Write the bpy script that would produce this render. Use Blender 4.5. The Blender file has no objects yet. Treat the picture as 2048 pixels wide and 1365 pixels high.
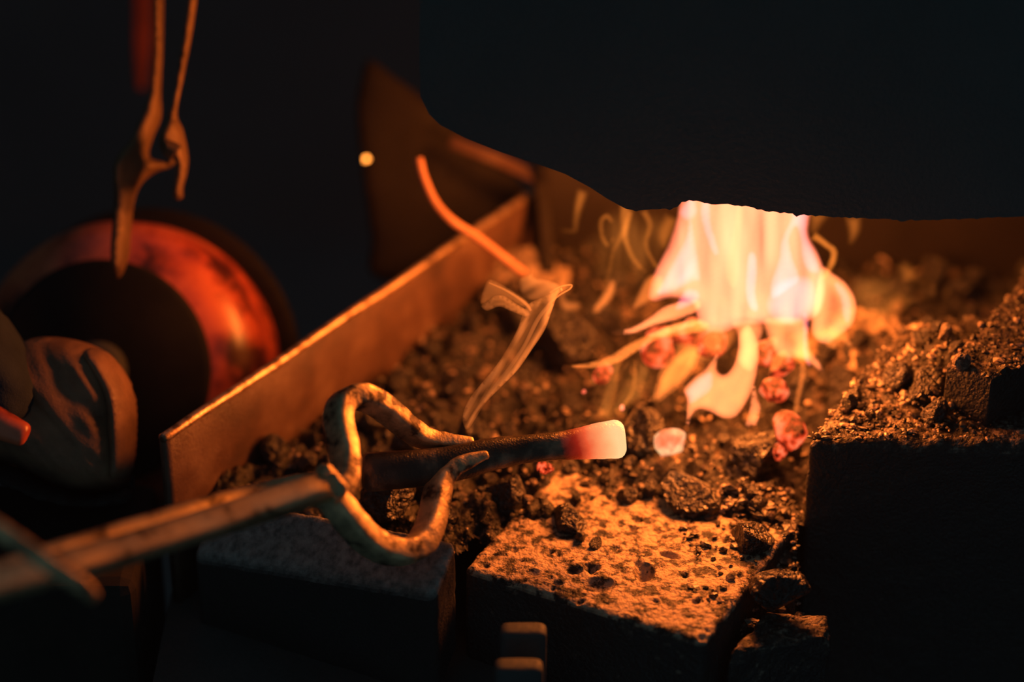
import bpy, math, random
import numpy as np
from mathutils import Vector, Matrix, geometry

random.seed(7)
rng = np.random.default_rng(11)
scene = bpy.context.scene
col = scene.collection

# ------------------------------------------------------------------ camera
W, H, FPX = 2048.0, 1365.0, 4835.6          # 85 mm lens on a 36 mm sensor
PITCH = math.radians(30.0)
CAM = Vector((0.0, 0.0, 0.583))
RIGHT = Vector((1, 0, 0))
FWD = Vector((0, math.cos(PITCH), -math.sin(PITCH)))
UP = Vector((0, math.sin(PITCH), math.cos(PITCH)))
cd = bpy.data.cameras.new('camera')
cam = bpy.data.objects.new('camera', cd)
col.objects.link(cam)
cam.location = CAM
cam.rotation_euler = (math.pi / 2 - PITCH, 0, 0)
cd.sensor_width = 36.0
cd.lens = 85.0
cd.clip_start = 0.02
cd.dof.use_dof = True
cd.dof.focus_distance = 1.0
cd.dof.aperture_fstop = 2.8
scene.camera = cam

# ------------------------------------------------------------------ world, lamps, exposure
world = bpy.data.worlds.new('workshop_dusk')
scene.world = world
world.use_nodes = True
bg = world.node_tree.nodes['Background']
bg.inputs[0].default_value = (0.46, 0.84, 1.0, 1)
bg.inputs[1].default_value = 0.065

def P(px, py, d):
    """A point that stands d metres ahead of the lens."""
    return CAM + FWD * d + RIGHT * ((px - W / 2) * d / FPX) - UP * ((py - H / 2) * d / FPX)

def B(px, py, z=0.0):
    """A point on the level plane at height z."""
    v = FWD + RIGHT * ((px - W / 2) / FPX) - UP * ((py - H / 2) / FPX)
    return CAM + v * ((z - CAM.z) / v.z)

def fire_lamp(loc, watts, radius):
    l = bpy.data.lights.new('fire_light', 'POINT')
    l.energy = watts
    l.color = (1.0, 0.22, 0.028)
    l.shadow_soft_size = radius
    o = bpy.data.objects.new('fire_light', l)
    o.location = loc
    o.visible_camera = False
    col.objects.link(o)
fire_lamp(P(1500, 640, 1.045), 0.95, 0.022)
fire_lamp(P(1490, 460, 1.045), 1.05, 0.028)
fire_lamp(P(1495, 90, 1.055), 2.5, 0.03)

vs = scene.view_settings
vs.view_transform = 'Standard'
vs.look = 'None'
vs.gamma = 1.0
vs.use_curve_mapping = False
vs.exposure = 0.0
HAZE = 0.010
cy = scene.cycles
cy.transparent_max_bounces = 128
cy.max_bounces = 6
cy.volume_bounces = 0
cy.sample_clamp_indirect = 2.0
cy.use_denoising = True

# ------------------------------------------------------------------ helpers
def _hash(ix, iy, iz, s):
    h = (ix.astype(np.int64) * 374761393 + iy.astype(np.int64) * 668265263 + iz.astype(np.int64) * 2147483647 + s * 974711) & 0xffffffff
    h = ((h ^ (h >> 13)) * 1274126177) & 0xffffffff
    h = ((h ^ (h >> 16)) * 2246822519) & 0xffffffff
    return ((h ^ (h >> 15)) & 0xffffff) / float(0xffffff)

def vnoise(p, s=0):
    """Value noise in 0..1 of an (n,3) array."""
    p = np.asarray(p, float)
    i = np.floor(p)
    f = p - i
    f = f * f * f * (f * (f * 6 - 15) + 10)
    i = i.astype(np.int64)
    out = 0
    for dx in (0, 1):
        for dy in (0, 1):
            for dz in (0, 1):
                w = (f[:, 0] if dx else 1 - f[:, 0]) * (f[:, 1] if dy else 1 - f[:, 1]) * (f[:, 2] if dz else 1 - f[:, 2])
                out = out + w * _hash(i[:, 0] + dx, i[:, 1] + dy, i[:, 2] + dz, s)
    return out

def fbm(p, oct=4, s=0, gain=0.5):
    a, t, n = 1.0, 0.0, 0.0
    p = np.asarray(p, float)
    for k in range(oct):
        t = t + a * (vnoise(p, s + k * 17) - 0.5)
        n += a
        a *= gain
        p = p * 2.03 + 3.7
    return t / n * 2          # about -1..1

def mesh_obj(name, verts, faces, mat, parent=None, smooth=True):
    me = bpy.data.meshes.new(name)
    me.from_pydata([tuple(v) for v in verts], [], [tuple(f) for f in faces])
    me.validate()
    if smooth:
        me.polygons.foreach_set('use_smooth', [True] * len(me.polygons))
    me.materials.append(mat)
    o = bpy.data.objects.new(name, me)
    col.objects.link(o)
    if parent is not None:
        o.parent = parent
        o.matrix_parent_inverse = Matrix.Translation(-parent.location)
    return o

def tag(o, label=None, cat=None, group=None, kind=None):
    if label: o['label'] = label
    if cat: o['category'] = cat
    if group: o['group'] = group
    if kind: o['kind'] = kind
    return o

def empty(name, loc, label, cat, group=None, kind=None):
    o = bpy.data.objects.new(name, None)
    o.location = loc
    o.empty_display_size = 0.02
    col.objects.link(o)
    return tag(o, label, cat, group, kind)

def new_mat(name):
    m = bpy.data.materials.new(name)
    m.use_nodes = True
    nt = m.node_tree
    nt.nodes.clear()
    out = nt.nodes.new('ShaderNodeOutputMaterial')
    return m, nt, out

def nd(nt, kind, **kw):
    n = nt.nodes.new(kind)
    for k, v in kw.items():
        setattr(n, k, v)
    return n

def ramp(nt, fac, stops):
    r = nt.nodes.new('ShaderNodeValToRGB')
    while len(r.color_ramp.elements) < len(stops):
        r.color_ramp.elements.new(0.5)
    for e, (p, c) in zip(r.color_ramp.elements, stops):
        e.position = p
        e.color = (*c, 1)
    nt.links.new(fac, r.inputs[0])
    return r.outputs[0]

def rough_mat(name, stops, scale=60.0, detail=6.0, rough=(0.5, 0.8), bump=0.3, bump_scale=600.0, metallic=0.0, side=None, spec=0.5, bdist=0.001, musgrave=0.6):
    """Mottled solid: noise drives colour and roughness, finer noise drives relief."""
    m, nt, out = new_mat(name)
    b = nd(nt, 'ShaderNodeBsdfPrincipled')
    nt.links.new(b.outputs[0], out.inputs[0])
    tc = nd(nt, 'ShaderNodeTexCoord')
    n1 = nd(nt, 'ShaderNodeTexNoise')
    n1.inputs['Scale'].default_value = scale
    n1.inputs['Detail'].default_value = detail
    n1.inputs['Roughness'].default_value = musgrave
    nt.links.new(tc.outputs['Object'], n1.inputs['Vector'])
    cout = ramp(nt, n1.outputs[0], stops)
    if side is not None:      # upright faces painted near-black as shade, level ones keep their colour
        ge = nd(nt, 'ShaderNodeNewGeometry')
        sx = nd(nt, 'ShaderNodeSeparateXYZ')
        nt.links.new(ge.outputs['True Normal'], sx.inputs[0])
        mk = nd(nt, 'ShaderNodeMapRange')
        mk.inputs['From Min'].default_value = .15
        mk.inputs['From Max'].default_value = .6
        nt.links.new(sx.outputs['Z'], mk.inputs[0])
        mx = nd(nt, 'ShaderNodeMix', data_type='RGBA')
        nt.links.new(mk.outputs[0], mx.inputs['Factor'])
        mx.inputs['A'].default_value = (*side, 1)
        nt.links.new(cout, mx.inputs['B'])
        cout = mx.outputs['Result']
    nt.links.new(cout, b.inputs['Base Color'])
    n2 = nd(nt, 'ShaderNodeTexNoise')
    n2.inputs['Scale'].default_value = bump_scale
    n2.inputs['Detail'].default_value = 4
    nt.links.new(tc.outputs['Object'], n2.inputs['Vector'])
    mr = nd(nt, 'ShaderNodeMapRange')
    mr.inputs['To Min'].default_value = rough[0]
    mr.inputs['To Max'].default_value = rough[1]
    mr.inputs['From Min'].default_value = 0.35
    mr.inputs['From Max'].default_value = 0.65
    nt.links.new(n2.outputs[0], mr.inputs[0])
    nt.links.new(mr.outputs[0], b.inputs['Roughness'])
    bp = nd(nt, 'ShaderNodeBump')
    bp.inputs['Strength'].default_value = bump
    bp.inputs['Distance'].default_value = bdist
    nt.links.new(n2.outputs[0], bp.inputs['Height'])
    nt.links.new(bp.outputs[0], b.inputs['Normal'])
    b.inputs['Metallic'].default_value = metallic
    b.inputs['Specular IOR Level'].default_value = spec
    return m

def glow_mat(name, stops, strength, scale=120.0, base=(0.03, 0.02, 0.02)):
    """Incandescent coal: heat varies over the lump."""
    m, nt, out = new_mat(name)
    b = nd(nt, 'ShaderNodeBsdfPrincipled')
    b.inputs['Base Color'].default_value = (*base, 1)
    b.inputs['Roughness'].default_value = 0.9
    tc = nd(nt, 'ShaderNodeTexCoord')
    n1 = nd(nt, 'ShaderNodeTexNoise')
    n1.inputs['Scale'].default_value = scale
    n1.inputs['Detail'].default_value = 3
    nt.links.new(tc.outputs['Object'], n1.inputs['Vector'])
    nt.links.new(ramp(nt, n1.outputs[0], stops), b.inputs['Emission Color'])
    b.inputs['Emission Strength'].default_value = strength
    nt.links.new(b.outputs[0], out.inputs[0])
    return m

def flame_mat(name, color, strength):
    """Glowing gas: light gathers with the depth of flame looked through."""
    m, nt, out = new_mat(name)
    e = nd(nt, 'ShaderNodeEmission')
    e.inputs[0].default_value = (*color, 1)
    e.inputs[1].default_value = strength
    nt.links.new(e.outputs[0], out.inputs['Volume'])
    return m

def smoke_mat(name, density, g=0.4):
    m, nt, out = new_mat(name)
    s = nd(nt, 'ShaderNodeVolumeScatter')
    s.inputs['Color'].default_value = (0.95, 0.92, 0.88, 1)
    s.inputs['Density'].default_value = density
    s.inputs['Anisotropy'].default_value = g
    nt.links.new(s.outputs[0], out.inputs['Volume'])
    return m

def catmull(pts, n=8, closed=False):
    pts = [np.asarray(p, float) for p in pts]
    N = len(pts)
    out = []
    segs = N if closed else N - 1
    for i in range(segs):
        if closed:
            p0, p1, p2, p3 = pts[(i - 1) % N], pts[i], pts[(i + 1) % N], pts[(i + 2) % N]
        else:
            p1, p2 = pts[i], pts[i + 1]
            p0 = pts[i - 1] if i else 2 * p1 - p2
            p3 = pts[i + 2] if i + 2 < N else 2 * p2 - p1
        for k in range(n):
            t = k / n
            out.append(0.5 * (2 * p1 + (p2 - p0) * t + (2 * p0 - 5 * p1 + 4 * p2 - p3) * t * t + (3 * p1 - p0 - 3 * p2 + p3) * t ** 3))
    if not closed:
        out.append(pts[-1])
    return np.array(out)

def poly_dist(q, poly):
    """Inside flag and distance to the outline for points q."""
    a = poly
    b = np.roll(poly, -1, axis=0)
    d = np.full(len(q), 1e9)
    ins = np.zeros(len(q), bool)
    for (ax, ay), (bx, by) in zip(a, b):
        ex, ey = bx - ax, by - ay
        L = ex * ex + ey * ey + 1e-12
        t = np.clip(((q[:, 0] - ax) * ex + (q[:, 1] - ay) * ey) / L, 0, 1)
        dd = np.hypot(q[:, 0] - ax - t * ex, q[:, 1] - ay - t * ey)
        d = np.minimum(d, dd)
        if ay != by:
            c = (ay > q[:, 1]) != (by > q[:, 1])
            ins ^= c & (q[:, 0] < (bx - ax) * (q[:, 1] - ay) / (by - ay) + ax)
    return ins, d

def triangulate(poly, step):
    lo, hi = poly.min(0), poly.max(0)
    xs = np.arange(lo[0] + step / 2, hi[0], step)
    ys = np.arange(lo[1] + step / 2, hi[1], step * 0.866)
    g = np.array([(x + (step / 2 if j % 2 else 0), y) for j, y in enumerate(ys) for x in xs]) if len(xs) and len(ys) else np.zeros((0, 2))
    if len(g):
        ins, d = poly_dist(g, poly)
        g = g[ins & (d > step * 0.45)]
    n = len(poly)
    allp = [Vector((float(p[0]), float(p[1]))) for p in poly] + [Vector((float(p[0]), float(p[1]))) for p in g]
    r = geometry.delaunay_2d_cdt(allp, [(i, (i + 1) % n) for i in range(n)], [], 1, 1e-4)
    v = np.array([(p.x, p.y) for p in r[0]])
    return v, [tuple(f) for f in r[2]]

def inflate(name, pts, depth, T, ew, mat, parent=None, rim=0.0, streak=0.0, sdir=(0, 1), sw=14.0, step=7.0, bow=0.0, seed=0, smooth_n=6, face_t=0.0, soft=False, gas=False, slant=0.0):
    """A body of real thickness T (metres) whose outline is given by directions from the camera station.
    rim > 0 thins the middle into a membrane so that the border is thicker; streak ridges run along sdir."""
    poly = catmull(pts, smooth_n, True)
    keep = [0]
    for i in range(1, len(poly)):
        if np.hypot(*(poly[i] - poly[keep[-1]])) > step * 0.5:
            keep.append(i)
    poly = poly[keep]
    v, f = triangulate(poly, step)
    ins, d = poly_dist(v, poly)
    d = np.where(d < 0.02, 0, d)
    e = np.clip(d / ew, 0, 1)
    prof = np.sqrt(np.clip(1 - (1 - e) ** 2, 0, 1)) if gas is False else 1 - (1 - e) ** 2
    if soft:
        prof = e * e * (3 - 2 * e)
    if rim > 0:
        prof = prof * (1 - rim * np.clip((d - ew) / (1.5 * ew), 0, 1))
    s = np.array(sdir, float)
    s /= np.hypot(*s)
    al, ac = v @ s, v @ np.array((-s[1], s[0]))
    if streak:
        nz = fbm(np.stack([ac / sw, al / (sw * 7), np.full(len(v), seed * 3.1)], 1), 3, seed)
        prof = prof * np.clip(1 + streak * nz * 1.6, 0.12, 3)
    wob = fbm(np.stack([v[:, 0] / 160, v[:, 1] / 160, np.full(len(v), seed * 1.7)], 1), 2, seed + 5)
    dep = depth + wob * bow + slant * (v[:, 0] - v[:, 0].mean())
    th = prof * T
    n = len(v)
    edge = d <= 0
    V, idx_b = [], np.zeros(n, int)
    for i in range(n):
        V.append(P(v[i, 0], v[i, 1], dep[i]) - FWD * (th[i] / 2 + (face_t / 2)))
    for i in range(n):
        if edge[i] and face_t == 0:
            idx_b[i] = i
        else:
            idx_b[i] = len(V)
            V.append(P(v[i, 0], v[i, 1], dep[i]) + FWD * (th[i] / 2 + face_t / 2))
    F = []
    cnt = {}
    for t in f:
        a = V[t[0]]
        nrm = (V[t[1]] - a).cross(V[t[2]] - a)
        t = t if nrm.dot(FWD) < 0 else t[::-1]
        F.append(t)
        bt = tuple(int(idx_b[k]) for k in t[::-1])
        F.append(bt)
        for k in range(3):
            ed = (t[k], t[(k + 1) % 3])
            cnt[ed] = cnt.get(ed, 0) + 1
    if face_t > 0:
        for (a, b) in cnt:
            if (b, a) not in cnt:
                F.append((b, a, int(idx_b[a]), int(idx_b[b])))
    if parent is None:
        c = sum(V, Vector()) / len(V)
        o = mesh_obj(name, [p - c for p in V], F, mat)
        o.location = c
        return o
    return mesh_obj(name, V, F, mat, parent)

def stroke(pts, widths):
    """Outline of a brush line with varying width."""
    c = catmull([(*p, w) for p, w in zip(pts, widths)], 5)
    t = np.gradient(c[:, :2], axis=0)
    t /= np.hypot(t[:, 0], t[:, 1])[:, None] + 1e-9
    nrm = np.stack([-t[:, 1], t[:, 0]], 1)
    a = c[:, :2] + nrm * c[:, 2:3] / 2
    b = c[:, :2] - nrm * c[:, 2:3] / 2
    return [tuple(p) for p in a] + [tuple(p) for p in b[::-1]]

def sweep(name, pts, sec, mat, parent=None, dvec=None, n=6, ns=20, power=4.0, noise=0.0, nscale=200.0, attr=None, cap_round=True):
    """Sweep a superellipse along a 3-D line. pts: Vectors; sec: (half width, half depth) per point.
    dvec fixes the direction of the section's depth."""
    c = catmull([(*p, a, b) for p, (a, b) in zip(pts, sec)], n)
    pos, hw, hd = c[:, :3], c[:, 3], c[:, 4]
    tan = np.gradient(pos, axis=0)
    tan /= np.linalg.norm(tan, axis=1)[:, None]
    # round the ends with a few shrinking rings
    if cap_round:
        ex = []
        for end in (0, -1):
            r = min(hw[end], hd[end]) * 0.55
            sgn = -1 if end == 0 else 1
            rings = []
            for k in range(1, 5):
                a = k / 4 * math.pi / 2
                rings.append((pos[end] + tan[end] * sgn * r * math.sin(a), tan[end], max(hw[end] - r * (1 - math.cos(a)), 1e-5), max(hd[end] - r * (1 - math.cos(a)), 1e-5)))
            ex.append(rings)
        pre, post = ex[0][::-1], ex[1]
        pos = np.array([r[0] for r in pre] + list(pos) + [r[0] for r in post])
        tan = np.array([r[1] for r in pre] + list(tan) + [r[1] for r in post])
        hw = np.array([r[2] for r in pre] + list(hw) + [r[2] for r in post])
        hd = np.array([r[3] for r in pre] + list(hd) + [r[3] for r in post])
    V = []
    prev = np.array(dvec if dvec is not None else UP, float)
    for p, t, a, b in zip(pos, tan, hw, hd):
        D = np.array(dvec, float) if dvec is not None else prev
        D = D - t * D.dot(t)
        D /= np.linalg.norm(D) + 1e-12
        if dvec is None:
            prev = D
        Wd = np.cross(t, D)
        for k in range(ns):
            an = 2 * math.pi * k / ns
            ca, sa = math.cos(an), math.sin(an)
            V.append(p + Wd * a * math.copysign(abs(ca) ** (2 / power), ca) + D * b * math.copysign(abs(sa) ** (2 / power), sa))
    V = np.array(V)
    if noise:
        cen = np.repeat(pos, ns, axis=0)
        dirs = V - cen
        dirs /= np.linalg.norm(dirs, axis=1)[:, None] + 1e-9
        V = V + dirs * (fbm(V * nscale, 4, 3) * noise)[:, None]
    m = len(pos)
    F = []
    for i in range(m - 1):
        for k in range(ns):
            k2 = (k + 1) % ns
            F.append((i * ns + k, (i + 1) * ns + k, (i + 1) * ns + k2, i * ns + k2))
    F.append(tuple(range(ns)))
    F.append(tuple((m - 1) * ns + k for k in range(ns))[::-1])
    if parent is None:
        cc = V.mean(0)
        o = mesh_obj(name, V - cc, F, mat)
        o.location = Vector(cc)
    else:
        o = mesh_obj(name, V, F, mat, parent)
    if attr:
        at = o.data.attributes.new(attr, 'FLOAT', 'POINT')
        at.data.foreach_set('value', np.repeat(np.linspace(0, 1, m), ns).astype(np.float32))
    return o

def block(name, corners, ztop, zbot, mat, parent=None, res=0.0012, edge=0.004, amp=0.0012, nscale=90.0, holes=(), seed=0, side_amp=None, tilt=None, oct=5):
    """A rough brick or block: corners are front-left, front-right, back-right, back-left in plan."""
    c = [np.array((q[0], q[1])) for q in corners]
    wx = max(np.linalg.norm(c[1] - c[0]), np.linalg.norm(c[2] - c[3]))
    wy = max(np.linalg.norm(c[3] - c[0]), np.linalg.norm(c[2] - c[1]))
    h = ztop - zbot
    nx, ny, nz = (max(4, int(s / res)) for s in (wx, wy, h * 0.6))
    keys, V, F = {}, [], []
    def vid(i, j, k):
        q = (i, j, k)
        if q not in keys:
            keys[q] = len(V)
            V.append(q)
        return keys[q]
    for i in range(nx):
        for j in range(ny):
            F.append((vid(i, j, nz), vid(i + 1, j, nz), vid(i + 1, j + 1, nz), vid(i, j + 1, nz)))
    for k in range(nz):
        for i in range(nx):
            F.append((vid(i, 0, k), vid(i + 1, 0, k), vid(i + 1, 0, k + 1), vid(i, 0, k + 1)))
            F.append((vid(i + 1, ny, k), vid(i, ny, k), vid(i, ny, k + 1), vid(i + 1, ny, k + 1)))
        for j in range(ny):
            F.append((vid(0, j + 1, k), vid(0, j, k), vid(0, j, k + 1), vid(0, j + 1, k + 1)))
            F.append((vid(nx, j, k), vid(nx, j + 1, k), vid(nx, j + 1, k + 1), vid(nx, j, k + 1)))
    F.append((vid(0, 0, 0), vid(0, ny, 0), vid(nx, ny, 0), vid(nx, 0, 0)))
    Q = np.array(V, float)
    u, v, w = Q[:, 0] / nx, Q[:, 1] / ny, Q[:, 2] / nz
    # box coordinates with rounded edges
    bx, by, bz = (u - .5) * wx, (v - .5) * wy, (w - .5) * h
    hx, hy, hz = wx / 2 - edge, wy / 2 - edge, h / 2 - edge
    qx, qy, qz = np.clip(bx, -hx, hx), np.clip(by, -hy, hy), np.clip(bz, -h / 2, hz)
    dx, dy, dz = bx - qx, by - qy, bz - qz
    L = np.sqrt(dx * dx + dy * dy + dz * dz)
    nrm = np.stack([dx, dy, dz], 1) / (L[:, None] + 1e-12)
    flat = L < 1e-9
    k = np.where(flat, 0, edge / np.maximum(L, 1e-9))
    bx, by, bz = qx + dx * k, qy + dy * k, qz + dz * k
    u, v = bx / wx + .5, by / wy + .5
    xy = ((1 - u) * (1 - v))[:, None] * c[0] + (u * (1 - v))[:, None] * c[1] + (u * v)[:, None] * c[2] + ((1 - u) * v)[:, None] * c[3]
    z = zbot + bz + h / 2
    X = np.column_stack([xy, z])
    nf = fbm(X * nscale, oct, seed, 0.6) + 0.7 * fbm(X * nscale * 0.22, 2, seed + 40)
    top = np.clip(nrm[:, 2], 0, 1)
    sa = amp if side_amp is None else side_amp
    sidev = np.column_stack([nrm[:, 0], nrm[:, 1], np.zeros(len(X))])
    X = X + sidev * (nf * sa)[:, None]
    X[:, 2] += top * nf * amp
    for (hx_, hy_, ra, rb, ang, dep) in holes:
        ca, sa_ = math.cos(ang), math.sin(ang)
        ex, ey = X[:, 0] - hx_, X[:, 1] - hy_
        rr = np.hypot((ex * ca + ey * sa_) / ra, (-ex * sa_ + ey * ca) / rb)
        X[:, 2] -= (w > .98) * dep * np.clip(1.25 - rr, 0, 1) ** 0.6 * (rr < 1.25)
    if tilt is not None:
        X[:, 2] += tilt(X[:, 0], X[:, 1])
    cc = Vector((float(X[:, 0].mean()), float(X[:, 1].mean()), zbot))
    if parent is None:
        o = mesh_obj(name, X - np.array(cc), F, mat)
        o.location = cc
    else:
        o = mesh_obj(name, X, F, mat, parent)
    return o

def icosphere(level):
    t = (1 + 5 ** .5) / 2
    v = [(-1, t, 0), (1, t, 0), (-1, -t, 0), (1, -t, 0), (0, -1, t), (0, 1, t), (0, -1, -t), (0, 1, -t), (t, 0, -1), (t, 0, 1), (-t, 0, -1), (-t, 0, 1)]
    f = [(0, 11, 5), (0, 5, 1), (0, 1, 7), (0, 7, 10), (0, 10, 11), (1, 5, 9), (5, 11, 4), (11, 10, 2), (10, 7, 6), (7, 1, 8), (3, 9, 4), (3, 4, 2), (3, 2, 6), (3, 6, 8), (3, 8, 9), (4, 9, 5), (2, 4, 11), (6, 2, 10), (8, 6, 7), (9, 8, 1)]
    v = [np.array(p) / np.linalg.norm(p) for p in v]
    for _ in range(level):
        cache, nf = {}, []
        def mid(a, b):
            k = (min(a, b), max(a, b))
            if k not in cache:
                m = v[a] + v[b]
                v.append(m / np.linalg.norm(m))
                cache[k] = len(v) - 1
            return cache[k]
        for a, b, c in f:
            x, y, z = mid(a, b), mid(b, c), mid(c, a)
            nf += [(a, x, z), (b, y, x), (c, z, y), (x, y, z)]
        f = nf
    return np.array(v), f
ICO = {l: icosphere(l) for l in (0, 1, 2, 3, 4)}

def lump_mesh(name, mat, level=3, planes=14, seed=0, rough=0.06, squash=(1, 0.85, 0.7)):
    """A broken lump with cleaved facets, about 1 unit in radius."""
    r = np.random.default_rng(seed)
    v, f = ICO[level]
    n = r.normal(size=(planes, 3))
    n /= np.linalg.norm(n, axis=1)[:, None]
    dist = r.uniform(0.62, 1.0, planes)
    dots = v @ n.T
    with np.errstate(divide='ignore', invalid='ignore'):
        rad = np.where(dots > 0.05, dist / dots, 9).min(1)
    rad = np.minimum(rad, 1.15)
    rad = rad * (1 + rough * fbm(v * 2.5 + seed, 4, seed, 0.65))
    V = v * rad[:, None] * np.array(squash)
    me = bpy.data.meshes.new(name)
    me.from_pydata([tuple(p) for p in V], [], f)
    me.polygons.foreach_set('use_smooth', [level > 3] * len(me.polygons))
    me.materials.append(mat)
    return me

def put(name, me, loc, size, rot=None, label=None, cat=None, group=None):
    o = bpy.data.objects.new(name, me)
    o.location = loc
    o.scale = (size, size, size) if not hasattr(size, '__len__') else size
    o.rotation_euler = rot if rot is not None else [random.uniform(0, 6.28) for _ in range(3)]
    col.objects.link(o)
    return tag(o, label, cat, group)

def box(name, lo, hi, mat, parent=None, bev=0.0):
    x0, y0, z0 = lo
    x1, y1, z1 = hi
    V = [(x0, y0, z0), (x1, y0, z0), (x1, y1, z0), (x0, y1, z0), (x0, y0, z1), (x1, y0, z1), (x1, y1, z1), (x0, y1, z1)]
    F = [(0, 3, 2, 1), (4, 5, 6, 7), (0, 1, 5, 4), (1, 2, 6, 5), (2, 3, 7, 6), (3, 0, 4, 7)]
    c = Vector(((x0 + x1) / 2, (y0 + y1) / 2, z0))
    o = mesh_obj(name, V, F, mat, parent, smooth=False) if parent is not None else mesh_obj(name, [Vector(p) - c for p in V], F, mat, None, smooth=False)
    if parent is None:
        o.location = c
    if bev:
        mod = o.modifiers.new('bevel', 'BEVEL')
        mod.width = bev
        mod.segments = 2
    return o

def strip_wall(name, pts, z0, z1, thick, mat, parent=None, seg=60, wav=0.0008, lean=0.0, top_wave=0.0008):
    """Upright sheet of steel along a plan line with a slightly wavy top edge and rounded arrises."""
    a, b = np.array(pts[0], float), np.array(pts[1], float)
    d = b - a
    L = np.linalg.norm(d)
    d /= L
    n = np.array((-d[1], d[0]))
    rows = [(-1, 0, 0), (-1, .35, 0), (-1, .7, 0), (-1, 1, -.0009), (-.45, 1, 0), (.45, 1, 0), (1, 1, -.0009), (1, .7, 0), (1, .35, 0), (1, 0, 0)]
    V, F = [], []
    for i in range(seg + 1):
        s = i / seg * L
        p0 = a + d * s
        w = fbm(np.array([[s * 22, 1.3, 0], [s * 45, 7.7, 0]]), 3, 9)
        for sx, sz, dz in rows:
            z = z0 + (z1 - z0) * sz + dz + (w[1] * top_wave if sz == 1 else 0)
            q = p0 + n * (sx * thick / 2 + w[0] * wav * (0.3 + sz) + lean * sz)
            V.append((q[0], q[1], z))
    m = len(rows)
    for i in range(seg):
        for k in range(m):
            k2 = (k + 1) % m
            F.append((i * m + k, i * m + k2, (i + 1) * m + k2, (i + 1) * m + k))
    F.append(tuple(range(m))[::-1])
    F.append(tuple(seg * m + k for k in range(m)))
    V = np.array(V)
    if parent is None:
        cc = np.array((*((a + b) / 2), z0))
        o = mesh_obj(name, V - cc, F, mat)
        o.location = Vector(cc)
        return o
    return mesh_obj(name, V, F, mat, parent)

def sheet(name, poly, origin, u, v, thick, mat, parent, step=0.02):
    """A cut steel sheet of real thickness in the plane origin,u,v."""
    pv, f = triangulate(np.array(poly, float), step)
    n = u.cross(v).normalized()
    V = [origin + u * p[0] + v * p[1] + n * thick / 2 for p in pv] + [origin + u * p[0] + v * p[1] - n * thick / 2 for p in pv]
    k = len(pv)
    F, ed = [], set()
    for t3 in f:
        a = (V[t3[1]] - V[t3[0]]).cross(V[t3[2]] - V[t3[0]])
        t3 = t3 if a.dot(n) > 0 else t3[::-1]
        F += [t3, tuple(i + k for i in t3[::-1])]
        for i in range(3):
            ed.add((t3[i], t3[(i + 1) % 3]))
    for a, b in ed:
        if (b, a) not in ed:
            F.append((b, a, a + k, b + k))
    return mesh_obj(name, V, F, mat, parent, smooth=False)

# ------------------------------------------------------------------ materials
K = lambda *a: a
M = {}
M['wall'] = rough_mat('sooty_plaster', [(0.3, (.09, .145, .17)), (0.7, (.12, .18, .21))], 6, bump_scale=80, rough=(.8, .95), spec=.2)
M['floor'] = rough_mat('trodden_earth', [(0.3, (.09, .145, .17)), (0.7, (.12, .18, .21))], 8, bump_scale=90, rough=(.8, .95), spec=.2)
M['hood'] = rough_mat('sooted_hood_steel', [(0.3, (.060, .085, .094)), (0.7, (.080, .105, .112))], 14, bump_scale=500, rough=(.6, .85), spec=.25)
M['black_steel'] = rough_mat('black_steel', [(0.3, (.045, .055, .058)), (0.7, (.07, .08, .083))], 30, bump_scale=500, rough=(.55, .8), spec=.3)
M['back_steel'] = rough_mat('heat_scaled_steel', [(0.3, (0.0072, 0.0059, 0.0059)), (0.7, (0.0156, 0.0123, 0.0117))], 22, bump_scale=400, rough=(.6, .85), spec=.25)
M['rust_steel'] = rough_mat('rusty_plate', [(0.3, (0.0504, 0.0288, 0.0216)), (0.5, (0.1008, 0.054, 0.036)), (0.7, (0.1728, 0.108, 0.072))], 34, bump_scale=700, rough=(.45, .7), spec=.4)
M['rein'] = rough_mat('brightened_rein_steel', [(0.36, (.2, .14, .08)), (0.44, (.75, .55, .30)), (0.6, (.95, .74, .42))], 60, detail=5, bump_scale=900, rough=(.34, .46), bump=.08, spec=.6, metallic=.9)  # tong steel brightened so that the reins look lit
M['bare_edge'] = rough_mat('worn_bare_edge', [(0.38, (0.225, 0.153, 0.099)), (0.5, (0.63, 0.45, 0.306)), (0.7, (0.81, 0.612, 0.414))], 160, bump_scale=900, rough=(.35, .5), metallic=.85)
M['shade_black'] = rough_mat('shaded_disc_black', [(0.3, (.012, .013, .014)), (0.7, (.02, .021, .022))], 40, rough=(.85, .95), spec=.1)
M['tong'] = rough_mat('forged_tong_steel', [(0.38, (.08, .06, .04)), (0.45, (.45, .34, .20)), (0.6, (.85, .64, .36))], 95, detail=5, bump_scale=900, rough=(.42, .58), bump=.25, spec=.6, metallic=.7)
M['tong_far'] = rough_mat('worn_tong_steel', [(0.3, (0.09, 0.0525, 0.03)), (0.7, (0.195, 0.12, 0.0638))], 40, bump_scale=500, rough=(.5, .65), metallic=.3)
M['coal'] = rough_mat('coal', [(0.38, (0.0049, 0.0042, 0.0042)), (0.6, (0.0126, 0.0112, 0.0105)), (0.75, (0.056, 0.042, 0.035))], 2.2, bump=.45, bump_scale=4.5, bdist=.10, rough=(.22, .5), spec=.9)
M['glint_pale'] = rough_mat('glint_pale_coal', [(0.35, (0.021, 0.0175, 0.014)), (0.5, (0.154, 0.112, 0.084)), (0.65, (0.42, 0.315, 0.231))], 2.2, bump=.45, bump_scale=4.5, bdist=.10, rough=(.3, .6), spec=.7)  # pale copy of the coal, standing in for glints of firelight
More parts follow.
